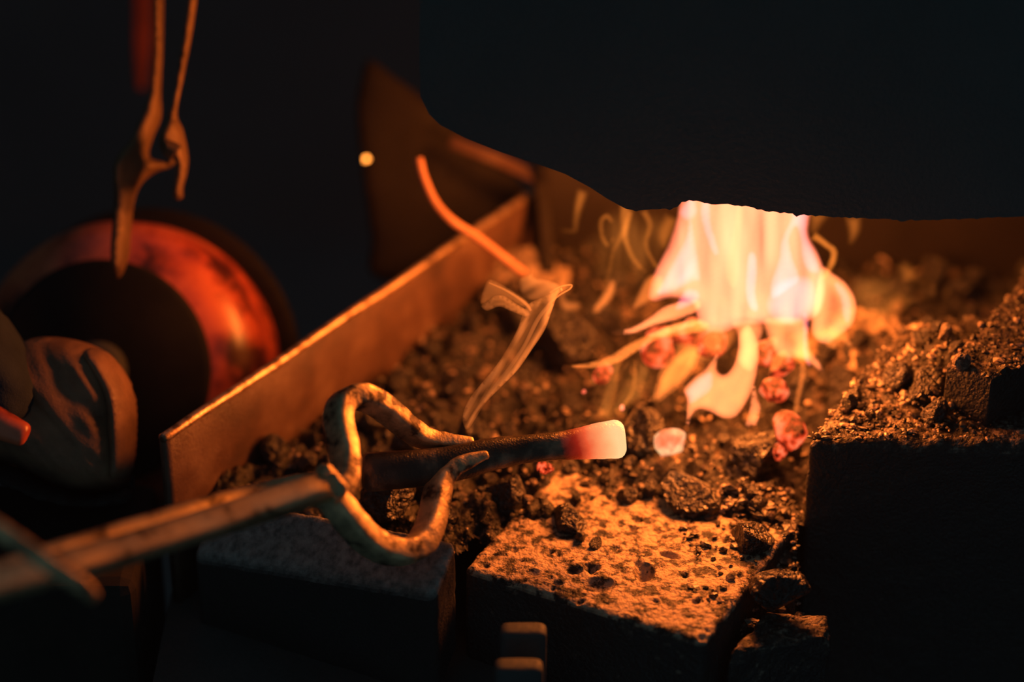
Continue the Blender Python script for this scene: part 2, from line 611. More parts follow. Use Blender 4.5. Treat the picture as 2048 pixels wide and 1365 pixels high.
M['ash'] = rough_mat('ash_and_cinders', [(0.46, (0.0036, 0.003, 0.003)), (0.57, (0.012, 0.009, 0.0072)), (0.66, (0.132, 0.096, 0.072))], 110, bump=.8, bump_scale=500, bdist=.002, rough=(.45, .8), spec=.5)
M['pale_ash'] = rough_mat('pale_ash', [(0.38, (0.024, 0.0176, 0.0144)), (0.5, (0.2, 0.152, 0.112)), (0.65, (0.48, 0.368, 0.272))], 120, bump=.8, bump_scale=500, bdist=.002, rough=(.6, .85), spec=.4)
M['crumb'] = rough_mat('cinder_crumbs', [(0.42, (0.0096, 0.008, 0.008)), (0.53, (0.056, 0.044, 0.0336)), (0.63, (0.48, 0.368, 0.272))], 130, bump=.3, bump_scale=900, rough=(.3, .6), spec=.6)
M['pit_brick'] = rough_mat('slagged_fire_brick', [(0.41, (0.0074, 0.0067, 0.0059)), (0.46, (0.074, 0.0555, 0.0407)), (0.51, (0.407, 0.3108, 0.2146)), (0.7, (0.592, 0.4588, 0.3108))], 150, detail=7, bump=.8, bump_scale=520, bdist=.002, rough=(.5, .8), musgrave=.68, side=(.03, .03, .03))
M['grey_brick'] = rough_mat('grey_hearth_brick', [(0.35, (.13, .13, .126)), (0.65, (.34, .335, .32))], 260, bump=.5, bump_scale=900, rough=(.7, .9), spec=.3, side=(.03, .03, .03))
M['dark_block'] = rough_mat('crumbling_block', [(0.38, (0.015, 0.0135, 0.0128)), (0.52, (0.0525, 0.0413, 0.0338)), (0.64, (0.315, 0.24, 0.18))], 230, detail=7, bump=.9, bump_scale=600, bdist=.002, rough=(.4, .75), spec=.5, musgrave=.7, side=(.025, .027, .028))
M['red_paint'] = rough_mat('worn_red_paint', [(0.4, (0.075, 0.015, 0.009)), (0.5, (0.525, 0.09, 0.0375)), (0.58, (0.75, 0.165, 0.0675))], 30, bump_scale=60, bump=.15, rough=(.3, .42), spec=.9)
M['dull_red'] = rough_mat('dull_red_paint', [(0.3, (0.07, 0.0126, 0.0098)), (0.7, (0.154, 0.028, 0.021))], 30, rough=(.6, .8), spec=.3)
M['leather'] = rough_mat('scuffed_leather', [(0.3, (0.105, 0.0562, 0.0338)), (0.7, (0.315, 0.18, 0.105))], 40, bump_scale=600, rough=(.5, .7), spec=.4)
M['denim'] = rough_mat('dark_denim', [(0.3, (.02, .03, .045)), (0.7, (.035, .05, .07))], 60, bump_scale=900, rough=(.85, .95), spec=.15)
M['sole'] = rough_mat('rubber_sole', [(0.3, (.02, .02, .02)), (0.7, (.035, .035, .035))], 60, rough=(.8, .9), spec=.2)
M['wood'] = rough_mat('charred_wood', [(0.3, (.02, .018, .016)), (0.7, (.04, .035, .03))], 20, bump_scale=200, rough=(.8, .95), spec=.2)
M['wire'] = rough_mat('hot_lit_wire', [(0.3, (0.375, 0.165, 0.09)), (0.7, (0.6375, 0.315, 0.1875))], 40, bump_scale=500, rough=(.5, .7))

# ------------------------------------------------------------------ setting
tag(box('floor', (-1.6, -0.2, -0.80), (1.6, 2.6, -0.75), M['floor']), kind='structure')
tag(box('wall_back', (-1.6, 2.55, -0.75), (1.6, 2.65, 1.8), M['wall']), kind='structure')
tag(box('wall_left', (-1.65, -0.2, -0.75), (-1.55, 2.6, 1.8), M['wall']), kind='structure')
tag(box('wall_right', (1.55, -0.2, -0.75), (1.65, 2.6, 1.8), M['wall']), kind='structure')

# plan points of the hearth
PL0, PL1 = np.array((-0.1467, 0.859)), np.array((0.012, 1.093))     # foot of the steel side plate
BACKY = 1.082

# hearth table
t = empty('forge_table', (0.1, 0.95, -0.75), 'black steel forge table that carries the bricks and the coal bed', 'forge')

sheet('tray', [(-.15, .79), (.121, .79), (.121, 1.13), (.036, 1.13), (-.15, .866)], Vector((0, 0, -.06)), Vector((1, 0, 0)), Vector((0, 1, 0)), .03, M['black_steel'], t, .05)
box('side_shelf', (.121, .79, -.15), (.46, 1.13, -.12), M['black_steel'], t, .003)
for sx, sy, sz in ((-.12, .82, -.075), (.06, 1.10, -.075), (.44, .83, -.15), (.44, 1.11, -.15)):
    if True:
        box('leg', (sx - .018, sy - .018, -0.75), (sx + .018, sy + .018, sz), M['black_steel'], t, .002)
strip_wall('back_plate', [(0.012, BACKY), (0.46, BACKY)], -0.045, 0.06, 0.004, M['back_steel'], t)

o = strip_wall('side_plate', [PL0, PL1], -0.045, 0.040, 0.004, M['rust_steel'], None, seg=90)
o.name = 'hearth_side_plate'
sweep('worn_edge', [Vector((*(PL0 + (PL1 - PL0) * f), .0397 + .0003 * math.sin(f * 19))) for f in np.linspace(0.002, .998, 12)], [(.0024, .0022)] * 12, M['bare_edge'], o, Vector((0, 0, 1)), power=2, ns=12, noise=.00025, nscale=260)  # bright bead added so the worn edge always shows a highlight
tag(o, 'long rusty steel plate standing on edge along the left side of the coal bed', 'plate')

# cinder bed: a height field of ash between the plates
def bed_height(X, Y):
    p = np.column_stack([X, Y, np.zeros(len(X))])
    z = 0.007 * fbm(p * 28, 3, 21) + 0.009 * fbm(p * 80, 3, 22) + 0.0040 * fbm(p * 260, 3, 23, .7)
    z = z + 0.016 * np.clip((Y - 0.99) / 0.08, 0, 1) ** 1.5 * np.exp(-((X - 0.02) / 0.03) ** 2)
    z = z + 0.018 * np.exp(-(((X - 0.17) / 0.04) ** 2 + ((Y - 1.0) / 0.05) ** 2))
    z = z - 0.006 * np.exp(-(((X - 0.09) / 0.03) ** 2 + ((Y - 0.955) / 0.03) ** 2))
    z = z - np.clip((0.86 - Y) / 0.05, 0, 1) * 0.022
    return z
def front_line(x):
    x = np.asarray(x, float)
    return np.interp(x, [-.20, -.135, -.118, -.034, -.015, .077, .085, .1195, .121, .4], [.872, .872, .858, .822, .845, .795, .80, .80, .852, .86])
def side_of_plate(x, y):
    d = PL1 - PL0
    return d[0] * (y - PL0[1]) - d[1] * (x - PL0[0])      # negative on the fire side
xs = np.arange(-0.15, 0.34, 0.0013)
ys = np.arange(0.80, BACKY - 0.003, 0.0014)
GX, GY = np.meshgrid(xs, ys)
ok = (side_of_plate(GX, GY) < -0.0006) & (GY > front_line(GX))
HZ = bed_height(GX.ravel(), GY.ravel())
ids = -np.ones(GX.size, int)
okr = ok.ravel()
ids[okr] = np.arange(okr.sum())
ids = ids.reshape(GX.shape)
q = np.stack([ids[:-1, :-1], ids[:-1, 1:], ids[1:, 1:], ids[1:, :-1]], -1).reshape(-1, 4)
q = q[(q >= 0).all(1)]
o = mesh_obj('cinder_bed', np.column_stack([GX.ravel()[okr], GY.ravel()[okr], HZ[okr]]), q.tolist(), M['ash'])
tag(o, 'bed of dark ash and cinders heaped on the hearth', 'ash', kind='stuff')

# thin haze added to lift the blacks of the workshop
m, nt, out = new_mat('black_lift_air')
sc_ = nd(nt, 'ShaderNodeVolumeScatter')
sc_.inputs['Color'].default_value = (0.9, 0.95, 1.0, 1)
sc_.inputs['Density'].default_value = HAZE
nt.links.new(sc_.outputs[0], out.inputs['Volume'])
if HAZE > 0:
    tag(box('black_lift_haze', (-1.5, -0.6, -0.74), (1.5, 2.5, 1.75), m), 'thin haze added in the workshop air to lift its blacks', 'haze', kind='stuff')

# ------------------------------------------------------------------ bricks and blocks
def xy(px, py, z):
    p = B(px, py, z)
    return (p.x, p.y)
FLa, FRa = np.array(xy(925, 1140, 0)), np.array(xy(1408, 1290, 0))
perp = np.array((-(FRa - FLa)[1], (FRa - FLa)[0]))
perp /= np.linalg.norm(perp)
dep = 0.088
holes = []
for (hx, hy, a, b, ang, d) in [(1288, 1150, .0036, .0055, 0, .006), (1200, 1175, .0055, .004, .2, .004), (1150, 1145, .003, .0022, 0, .003), (1185, 1142, .0028, .002, .5, .003), (1230, 1105, .0022, .003, 0, .002), (1065, 1150, .003, .0022, 0, .002), (1340, 1115, .004, .002, -.4, .003)]:
    h_ = xy(hx, hy, 0)
    holes.append((h_[0], h_[1], a, b, ang, d))
for _ in range(46):
    s, t_ = random.random(), random.random() * .8
    q_ = FLa + (FRa - FLa) * s + perp * dep * t_
    r_ = random.uniform(.0007, .0018)
    holes.append((q_[0], q_[1], r_, r_ * random.uniform(.7, 1.3), random.random() * 3, r_ * 1.3))
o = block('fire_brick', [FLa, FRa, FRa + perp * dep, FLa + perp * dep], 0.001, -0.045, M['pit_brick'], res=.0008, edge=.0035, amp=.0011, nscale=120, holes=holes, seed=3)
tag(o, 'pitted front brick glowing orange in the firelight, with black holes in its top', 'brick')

gz = (-.010, .006, .024, .008)
gc = [np.array(B(px, py, z)) for (px, py), z in zip(((385, 1112), (870, 1197), (915, 1075), (430, 985)), gz)]
g0, g1 = gc[0][:2], gc[1][:2]
gp = np.array((-(g1 - g0)[1], (g1 - g0)[0]))
gp /= np.linalg.norm(gp)
A_ = np.column_stack([np.array([c[:2] for c in gc]), np.ones(4)])
gpl = np.linalg.lstsq(A_, np.array([c[2] for c in gc]), rcond=None)[0]
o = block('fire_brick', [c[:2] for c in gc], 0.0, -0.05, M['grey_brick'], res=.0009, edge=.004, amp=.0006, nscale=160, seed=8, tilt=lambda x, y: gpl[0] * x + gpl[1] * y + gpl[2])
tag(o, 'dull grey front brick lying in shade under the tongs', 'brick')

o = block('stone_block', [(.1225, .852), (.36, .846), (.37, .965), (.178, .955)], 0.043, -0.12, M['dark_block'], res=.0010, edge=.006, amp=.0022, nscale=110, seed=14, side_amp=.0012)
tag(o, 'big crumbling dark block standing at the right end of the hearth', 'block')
BRK = [xy(1893, 728, .067), xy(1985, 757, .067), xy(2170, 668, .067), xy(1850, 635, .067)]
BRK = [BRK[0], BRK[1], (BRK[1][0] + .105, BRK[1][1] + .07), (BRK[0][0] + .065, BRK[0][1] + .105)]
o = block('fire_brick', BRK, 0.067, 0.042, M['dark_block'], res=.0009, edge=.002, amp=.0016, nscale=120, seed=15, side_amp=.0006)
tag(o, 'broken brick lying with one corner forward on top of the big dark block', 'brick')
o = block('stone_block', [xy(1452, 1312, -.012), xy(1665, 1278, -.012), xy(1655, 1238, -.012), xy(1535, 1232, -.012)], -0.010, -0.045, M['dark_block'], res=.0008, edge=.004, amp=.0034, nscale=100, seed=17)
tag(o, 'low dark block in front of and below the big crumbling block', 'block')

# ------------------------------------------------------------------ forge hood
hood = empty('forge_hood', (0.15, 0.9, 0.13), 'black sheet steel hood hanging low over the fire with a ragged lower lip', 'hood')
HY = 0.895
lip = [(840, 0), (839, 120), (842, 190), (858, 225), (880, 247), (930, 272), (1000, 300), (1070, 323), (1130, 345), (1180, 372), (1215, 395), (1250, 414), (1272, 419), (1300, 417), (1355, 412), (1363, 402), (1378, 398), (1400, 401), (1430, 406), (1455, 405), (1490, 410), (1530, 419), (1560, 422), (1600, 427), (1660, 431), (1720, 434), (1800, 437), (1880, 437), (1960, 434), (2048, 430), (2140, 425)]
lp = []
for i in range(len(lip) - 1):
    (x0, y0), (x1, y1) = lip[i], lip[i + 1]
    m_ = max(1, int(math.hypot(x1 - x0, y1 - y0) / 7))
    for k in range(m_):
        s = k / m_
        x_, y_ = x0 + (x1 - x0) * s, y0 + (y1 - y0) * s
        if 1250 < x_ < 2000:
            y_ += random.uniform(-1.6, 1.6) + (4 if random.random() < .04 else 0)
        lp.append((x_, y_))
lp.append(lip[-1])
def on_front(px, py):
    v = FWD + RIGHT * ((px - W / 2) / FPX) - UP * ((py - H / 2) / FPX)
    p = CAM + v * (HY / v.y)
    return (p.x, p.z)
fr = [on_front(*p) for p in lp]
fr = [(fr[0][0], 0.46)] + fr + [(fr[-1][0], 0.46)]
sheet('front_sheet', fr, Vector((0, HY, 0)), Vector((1, 0, 0)), Vector((0, 0, 1)), .003, M['hood'], hood)
xl = fr[1][0]
xr = fr[-1][0]
sheet('side_sheet', [(0, .235), (.06, .25), (.21, .29), (.21, .46), (0, .46)], Vector((xl + .002, HY + .0015, 0)), Vector((0, 1, 0)), Vector((0, 0, 1)), .003, M['hood'], hood)
sheet('side_sheet', [(0, .14), (.21, .16), (.21, .46), (0, .46)], Vector((xr - .002, HY + .0015, 0)), Vector((0, 1, 0)), Vector((0, 0, 1)), .003, M['hood'], hood)
sheet('back_sheet', [(xl, .29), (xl + .06, .12), (xr, .10), (xr, .46), (xl, .46)], Vector((0, HY + .212, 0)), Vector((1, 0, 0)), Vector((0, 0, 1)), .003, M['back_steel'], hood)
sheet('top_sheet', [(xl, HY), (xr, HY), (xr, HY + .212), (xl, HY + .212)], Vector((0, 0, .46)), Vector((1, 0, 0)), Vector((0, 1, 0)), .003, M['hood'], hood)

# ------------------------------------------------------------------ things behind the side plate
o = inflate('steel_sheet', [(738, 120), (790, 155), (850, 200), (960, 300), (1050, 380), (1060, 500), (1000, 560), (760, 560), (742, 470), (722, 320), (714, 220), (722, 160)], 1.235, .004, 30, M['back_steel'], None, bow=.004, step=16, face_t=.003, seed=4)
tag(o, 'sooty upright steel sheet behind the side plate, lit dull red, with a curved left edge', 'sheet')

t = empty('angle_frame', P(1080, 360, 1.21), 'thin steel frame corner behind the far end of the side plate', 'frame')
sweep('rail', [P(905, 285, 1.215), P(990, 318, 1.21), P(1078, 358, 1.205)], [(.0032, .002)] * 3, M['rust_steel'], t, FWD, power=5)
sweep('post', [P(1078, 358, 1.205), P(1088, 430, 1.20), P(1098, 540, 1.195)], [(.0032, .002)] * 3, M['back_steel'], t, FWD, power=5)

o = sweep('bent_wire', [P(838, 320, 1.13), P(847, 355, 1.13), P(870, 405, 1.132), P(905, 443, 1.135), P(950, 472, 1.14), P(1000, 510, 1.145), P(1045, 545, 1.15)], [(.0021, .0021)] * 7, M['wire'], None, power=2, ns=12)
tag(o, 'bent orange-lit iron wire curving up out of the coals over the side plate', 'wire')

# round blower casing
def lathe(name, prof, origin, axis, mat, parent, seg=72):
    ax = axis.normalized()
    e1 = ax.cross(Vector((0, 0, 1))).normalized()
    e2 = e1.cross(ax)
    V, F = [], []
    for r, a in prof:
        for k in range(seg):
            an = 2 * math.pi * k / seg
            V.append(origin + ax * a + (e1 * math.cos(an) + e2 * math.sin(an)) * r)
    for i in range(len(prof) - 1):
        for k in range(seg):
            k2 = (k + 1) % seg
            F.append((i * seg + k, i * seg + k2, (i + 1) * seg + k2, (i + 1) * seg + k))
    F.append(tuple(range(seg))[::-1])
    F.append(tuple((len(prof) - 1) * seg + k for k in range(seg)))
    return mesh_obj(name, V, F, mat, parent)
bc = P(228, 742, 1.14)
bl = empty('blower_casing', bc, 'round red painted metal casing behind the hanging tongs, lit along its rim', 'blower')
R_ = 0.0712
prof = [(.004, .018), (.03, .018), (.042, .017)] + [(.042 + (R_ - .042) * math.sin(a), .017 - .026 * (1 - math.cos(a))) for a in np.linspace(.15, math.pi / 2, 12)] + [(R_, -.03), (R_ * .97, -.045), (.004, -.045)]
DAX = -FWD * .96 - RIGHT * .16 + UP * .0
lathe('casing', prof, bc, DAX, M['red_paint'], bl)
lathe('face_disc', [(.004, .021), (.050, .021), (.052, .019), (.052, .010), (.004, .012)], bc, DAX, M['shade_black'], bl)  # dark disc painted as shade, so only the casing's rim looks lit
prof2 = [(R_ * 1.02, -.047), (R_ * 1.105, -.047), (R_ * 1.115, -.045), (R_ * 1.105, -.043), (R_ * 1.02, -.043)]
lathe('flange', prof2, bc, DAX, M['back_steel'], bl)
lathe('hub', [(.003, .03), (.012, .03), (.014, .027), (.014, .012), (.003, .012)], bc, DAX, M['black_steel'], bl, 24)
o = sweep('red_upright_bar', [P(284, -60, 1.30), P(285, 20, 1.30), P(284, 90, 1.30), P(282, 175, 1.30)], [(.0048, .004), (.0052, .004), (.0048, .004), (.0026, .003)], M['dull_red'], None, FWD)
tag(o, 'narrow dark red upright bar behind the left handle of the hanging tongs', 'bar')

# hanging tongs
ht = empty('hanging_tongs', P(330, 300, 1.095), 'second pair of tongs hanging jaws down at the left beyond the side plate', 'tongs')
inflate('tong_arm', [(306, -40), (326, -40), (326, 80), (322, 180), (322, 235), (306, 275), (298, 312), (318, 322), (335, 322), (350, 315), (345, 332), (310, 345), (285, 365), (272, 390), (266, 420), (262, 465), (257, 515), (240, 556), (225, 545), (222, 500), (226, 440), (229, 390), (227, 340), (237, 310), (262, 280), (282, 235), (300, 180), (306, 80)], 1.095, .011, 14, M['tong_far'], ht, step=10, seed=2, face_t=.002, slant=.00017)
inflate('tong_arm', [(383, -40), (397, -40), (385, 60), (368, 150), (354, 225), (366, 260), (376, 310), (374, 345), (366, 375), (366, 395), (352, 400), (346, 385), (352, 350), (350, 322), (330, 300), (320, 300), (322, 270), (336, 235), (346, 200), (364, 90)], 1.083, .010, 12, M['tong_far'], ht, step=10, seed=3, face_t=.002, slant=.00017)
me = lump_mesh('rivet', M['tong_far'], 2, 30, 5, .02, (1, 1, 1))
rv = bpy.data.objects.new('rivet', me); col.objects.link(rv); rv.parent = ht
rv.location = P(339, 298, 1.073) - ht.location; rv.scale = (.0048,) * 3

# boot on a wooden block
wb = P(120, 1010, 1.06)
o = box('wooden_block', (wb.x - .16, wb.y - .06, -.75), (-.158, wb.y + .02, wb.z), M['wood'], None, .006)
tag(o, 'dark wooden block left of the hearth that the boot rests on', 'block')
bt = empty('work_boot', wb, 'scuffed brown leather work boot resting left of the hearth', 'boot')
inflate('upper', [(-70, 720), (10, 700), (70, 676), (140, 678), (205, 700), (248, 745), (268, 800), (268, 870), (262, 940), (245, 975), (170, 985), (100, 965), (30, 930), (-70, 900)], 1.055, .066, 90, M['leather'], bt, step=9, streak=.16, sdir=(.75, 1), sw=48, seed=6)
inflate('toe_cap', [(168, 700), (215, 705), (255, 755), (272, 810), (272, 880), (262, 945), (225, 960), (215, 880), (205, 800), (180, 745)], 1.047, .052, 60, M['leather'], bt, step=9, seed=7)
inflate('sole', [(-70, 905), (30, 935), (100, 972), (170, 990), (245, 980), (266, 950), (268, 985), (250, 1008), (170, 1015), (90, 1000), (20, 970), (-70, 940)], 1.051, .06, 22, M['sole'], bt, step=12, seed=8)
inflate('trouser_hem', [(-90, 560), (-20, 600), (40, 680), (70, 730), (90, 790), (60, 850), (0, 850), (-90, 860)], 1.035, .07, 70, M['denim'], bt, step=12, streak=.1, sdir=(1, .6), sw=60, seed=9)
o = sweep('handle_end', [P(-60, 815, .98), P(0, 848, .98), P(42, 868, .98)], [(.0062, .0062), (.0062, .0062), (.0052, .0052)], M['red_paint'], None, power=2.2)  # loose end of a tool handle
tag(o, 'rounded end of a reddish tool handle at the left below the boot', 'handle_end')

# ------------------------------------------------------------------ the tongs holding the bar
DV = Vector((-.74, .35, -.55))
DQ = -Vector((.66, -.03, .75))
DR = Vector((-.60, .20, -.77))
tg = empty('bolt_tongs', P(668, 968, .945), 'rusty bow-jawed tongs gripping the hot bar over the front bricks', 'tongs')
mm = .001
up = [(672, 990, .943), (700, 962, .948), (708, 920, .953), (703, 880, .957), (695, 840, .961), (699, 806, .965), (720, 789, .969), (752, 790, .973), (790, 813, .979), (825, 843, .986), (862, 868, .992), (905, 879, .996), (958, 882, .998)]
us = [(.0052, .006)] * 2 + [(.0046, .0062)] * 4 + [(.0048, .006)] * 2 + [(.0042, .006), (.0038, .0058), (.0038, .005), (.0034, .0048), (.0022, .004)]
sweep('upper_jaw', [P(*p) + DV * .005 for p in up], us, M['tong'], tg, DV, noise=.00045, nscale=330, n=8)
lo = [(676, 985, .941), (700, 1012, .942), (722, 1040, .945), (752, 1072, .950), (790, 1094, .955), (830, 1098, .960), (862, 1078, .966), (880, 1040, .972), (889, 1000, .978), (898, 962, .983), (918, 935, .986), (950, 918, .988), (988, 905, .99)]
ls = [(.005, .0062)] * 3 + [(.0052, .0062)] * 4 + [(.0046, .006), (.0044, .006), (.0042, .0055), (.004, .005), (.0034, .0045), (.002, .0038)]
sweep('lower_jaw', [P(*p) + DV * .005 for p in lo], ls, M['tong'], tg, DV, noise=.00045, nscale=330, n=8)
sweep('rein', [P(655, 972, .938), P(600, 990, .93), (P(500, 1022, .917)), P(380, 1060, .9), P(230, 1105, .878), P(80, 1148, .855), P(-120, 1205, .83)], [(.0060, .0050)] + [(.0056, .0048)] * 2 + [(.0056, .0046)] * 4, M['rein'], tg, DQ, noise=.0003, nscale=160)
sweep('rein', [P(672, 968, .952), P(600, 978, .955), P(500, 1000, .945), P(380, 1032, .925), P(230, 1078, .90), P(60, 1132, .87), P(-120, 1190, .845)], [(.005, .005)] * 7, M['rein'], tg, DQ, noise=.0003, nscale=160)
me = lump_mesh('rivet', M['tong'], 3, 40, 12, .03, (1, 1, 1))
for nm, (px, py, d_), sc_, an in (('boss', (664, 968, .938), (.0066, .0055, .0105), .52), ('rivet', (676, 972, .930), (.0045, .003, .0066), .5)):
    b_ = bpy.data.objects.new(nm, me)
    col.objects.link(b_)
    b_.parent = tg
    b_.location = P(px, py, d_) - tg.location
    b_.scale = sc_
    b_.rotation_euler = (-PITCH, -an, 0)

# the bar
m, nt, out = new_mat('hot_bar')
b = nd(nt, 'ShaderNodeBsdfPrincipled')
at = nd(nt, 'ShaderNodeAttribute')
at.attribute_name = 'along'
tc = nd(nt, 'ShaderNodeTexCoord')
nz = nd(nt, 'ShaderNodeTexNoise')
nz.inputs['Scale'].default_value = 70
nz.inputs['Detail'].default_value = 5
nt.links.new(tc.outputs['Object'], nz.inputs['Vector'])
ad = nd(nt, 'ShaderNodeMath', operation='MULTIPLY_ADD')
nt.links.new(nz.outputs[0], ad.inputs[0])
ad.inputs[1].default_value = .10
nt.links.new(at.outputs['Fac'], ad.inputs[2])
em = ramp(nt, ad.outputs[0], [(.745, (0, 0, 0)), (.80, (.30, .012, .003)), (.845, (.85, .10, .03)), (.89, (1.0, .28, .10)), (.95, (1.0, .50, .20)), (1.0, (1.0, .64, .28))])
nt.links.new(em, b.inputs['Emission Color'])
b.inputs['Emission Strength'].default_value = 1.0
nt.links.new(ramp(nt, nz.outputs[0], [(.42, (.035, .028, .022)), (.55, (.07, .055, .04)), (.66, (.28, .2, .13))]), b.inputs['Base Color'])
b.inputs['Roughness'].default_value = .38
b.inputs['Metallic'].default_value = .25
bp = nd(nt, 'ShaderNodeBump')
bp.inputs['Strength'].default_value = .5
bp.inputs['Distance'].default_value = .0008
n2 = nd(nt, 'ShaderNodeTexNoise')
n2.inputs['Scale'].default_value = 1100
nt.links.new(tc.outputs['Object'], n2.inputs['Vector'])
nt.links.new(n2.outputs[0], bp.inputs['Height'])
nt.links.new(bp.outputs[0], b.inputs['Normal'])
nt.links.new(b.outputs[0], out.inputs[0])
px1 = 1 / 4836
bar = [(742, 945, .985, 39, 2.0), (800, 940, .988, 38, 2), (860, 935, .991, 37, 2), (920, 925, .994, 35, 2), (980, 910, .997, 33, 2), (1040, 900, 1.0, 29, 2), (1100, 894, 1.002, 28, 2), (1150, 889, 1.004, 31, 2), (1195, 883, 1.005, 36, 2), (1232, 879, 1.006, 39, 2)]
o = sweep('hot_bar', [P(a, b_, c) for a, b_, c, r, e in bar], [(r * px1, min(r, 36) * px1 * .9) for a, b_, c, r, e in bar], m, None, FWD, n=8, ns=32, power=2.7, noise=.00025, nscale=420, attr='along')
tag(o, 'iron bar with a white-hot blunt end gripped in the tongs beside the fire', 'bar')

# ------------------------------------------------------------------ foreground irons
for (px, py, d_, hw, lb) in ((1047, 1250, .962, 47, 'dark upright iron bar below the pitted brick, the taller of two'), (1038, 1322, .945, 49, 'dark upright iron bar below the pitted brick, the shorter of two, in front')):
    top = P(px, py, d_)
    s = hw * d_ / FPX
    o = sweep('upright_iron', [top - Vector((0, 0, .004 + .09 * k)) for k in range(4)], [(s, .005)] * 4, M['black_steel'], None, Vector((0, 1, 0)), power=5, noise=.0004, nscale=120)
    tag(o, lb, 'bar')
o = sweep('tool_shank', [P(-80, 1010, .80), P(20, 1075, .805), P(110, 1138, .81), P(160, 1170, .815), P(184, 1192, .82)], [(.0032, .0032)] * 4 + [(.0024, .0024)], M['tong'], None, power=3)
tag(o, 'thin iron tool shank poking in at the lower left in front of the tongs', 'shank')

# ------------------------------------------------------------------ coals
def pile_h(x, y):
    return .020 * math.exp(-((x - .188) / .016) ** 2 - ((y - .905) / .028) ** 2)
coal_mesh = [lump_mesh('coal_lump', M['coal' if i < 9 else 'glint_pale'], 3, random.randint(7, 11), 100 + i, .10, (1, random.uniform(.7, .95), random.uniform(.6, .85))) for i in range(12)]
def ground(x, y):
    return float(bed_height(np.array([x]), np.array([y]))[0])
big = [(1130, 690, .016, 'large dark coal behind the hot bar, left of the flame streaks'), (912, 562, .015, 'black coal lump in the far corner against the side plate'),
       (1285, 880, .013, 'rounded dark coal right beside the white-hot bar end'), (1390, 985, .014, 'broad coal lump in front of the small glowing ember'),
       (1500, 930, .016, 'largest dark coal below the flames, left of the big block'), (1140, 1030, .0105, 'black coal lying on the far edge of the pitted brick'),
       (1010, 990, .010, 'dark coal under the middle of the bar'), (1590, 790, .009, 'dark coal between the red embers and the big block'),
       (1650, 700, .011, 'dark coal right of the flames on the lit ash'), (1850, 765, .010, 'dark rubble lump against the left face of the broken brick'), (1800, 745, .009, 'lit rubble lump at the left corner of the broken brick'), (1870, 810, .007, 'small rubble lump under the corner of the broken brick'), (1210, 640, .010, 'dark coal behind the tips of the flame streaks'),
       (1500, 1060, .012, 'coal lump in the gap between pitted brick and big block'), (1050, 650, .012, 'dark coal behind the smoke ribbon'),
       (860, 960, .010, 'coal in the bow of the tongs, below the bar'), (780, 1010, .014, 'flaky coal seen through the lower bow of the tongs'),
       (1400, 800, .010, 'dark coal under the cup-shaped flame'), (1560, 1160, .011, 'flat cinder lump at the foot of the big block')]
taken = []
for i, (px, py, s, lb) in enumerate(big):
    p = B(px, py, .006)
    if px > 1780:
        p = B(px, py, .05)
    z = .043 if px > 1780 else max(ground(p.x, p.y), -0.004)
    put('coal', coal_mesh[i % 9], (p.x, p.y, z + s * .45), s, None, lb, 'coal')
    taken.append((p.x, p.y, s))
ANCH = [((-.10, .90), 'small coal lying near the open left end of the side plate', 'coals by the left end of the side plate'),
        ((-.055, .96), 'small coal along the middle of the side plate', 'coals along the side plate'),
        ((.0, 1.05), 'small coal near the far end of the side plate under the bent wire', 'coals under the bent wire'),
        ((-.02, .90), 'small coal behind the bow of the tongs', 'coals behind the bow of the tongs'),
        ((.015, .96), 'small coal under the ribbon of smoke', 'coals under the smoke'),
        ((.05, .92), 'small coal close behind the hot end of the bar', 'coals behind the hot end'),
        ((.07, 1.0), 'small coal left of the flames at the back of the hearth', 'coals left of the flames'),
        ((.10, .95), 'small coal at the foot of the flames', 'coals at the foot of the flames'),
        ((.15, 1.02), 'small coal behind and right of the flames', 'coals behind the flames'),
        ((.10, .88), 'small coal between the single white ember and the big block', 'coals beside the big block'),
        ((.10, .82), 'small cinder in the gap between pitted brick and big block', 'cinders in the gap'),
        ((.0, .85), 'small cinder in the gap between the two front bricks', 'cinders between the front bricks')]
cnt = 0
tries = 0
while cnt < 250 and tries < 8000:
    tries += 1
    x, y = random.uniform(-.13, .30), random.uniform(.80, 1.085)
    if side_of_plate(x, y) > -.008 * .28 or y < front_line(x) + .006:
        continue
    s = random.choice([.0035, .004, .005, .006, .008])
    z = ground(x, y)
    on_right = False
    if x > .118 + (y - .85) * .7 and .855 < y < .95:
        if random.random() < .5: continue
        z, on_right = .043, True
        s = min(s, .004)
        if x > .163 and y > .87:
            z = .067 if poly_dist(np.array([(x, y)]), np.array(BRK))[0][0] else .043 + pile_h(x, y)
    # keep the tops of the two front bricks mostly clear
    for (c0, c1, pp, dd) in ((FLa, FRa, perp, dep), (g0, g1, gp, .066)):
        e = (c1 - c0) / np.linalg.norm(c1 - c0)
        q_ = np.array((x, y)) - c0
        if -.004 < q_ @ e < np.linalg.norm(c1 - c0) + .004 and q_ @ pp < dd * .8:
            if q_ @ pp < -.002 or random.random() < .93:
                break
            s, z = .003, .002
    else:
        if y < .80 + .02 and x < .09:
            continue
        if any((x - a) ** 2 + (y - b_) ** 2 < (c + s) ** 2 * .6 for a, b_, c in taken):
            continue
        if on_right:
            an = (None, 'small cinder lying on the lit tops of the right-hand blocks', 'small cinders on the right-hand blocks')
        else:
            an = min(ANCH, key=lambda q: (q[0][0] - x) ** 2 + (q[0][1] - y) ** 2)
        put('coal', random.choice(coal_mesh if s <= .004 else coal_mesh[:9]), (x, y, z + s * .4), s, None, an[1], 'coal', an[2])
        taken.append((x, y, s))
        cnt += 1

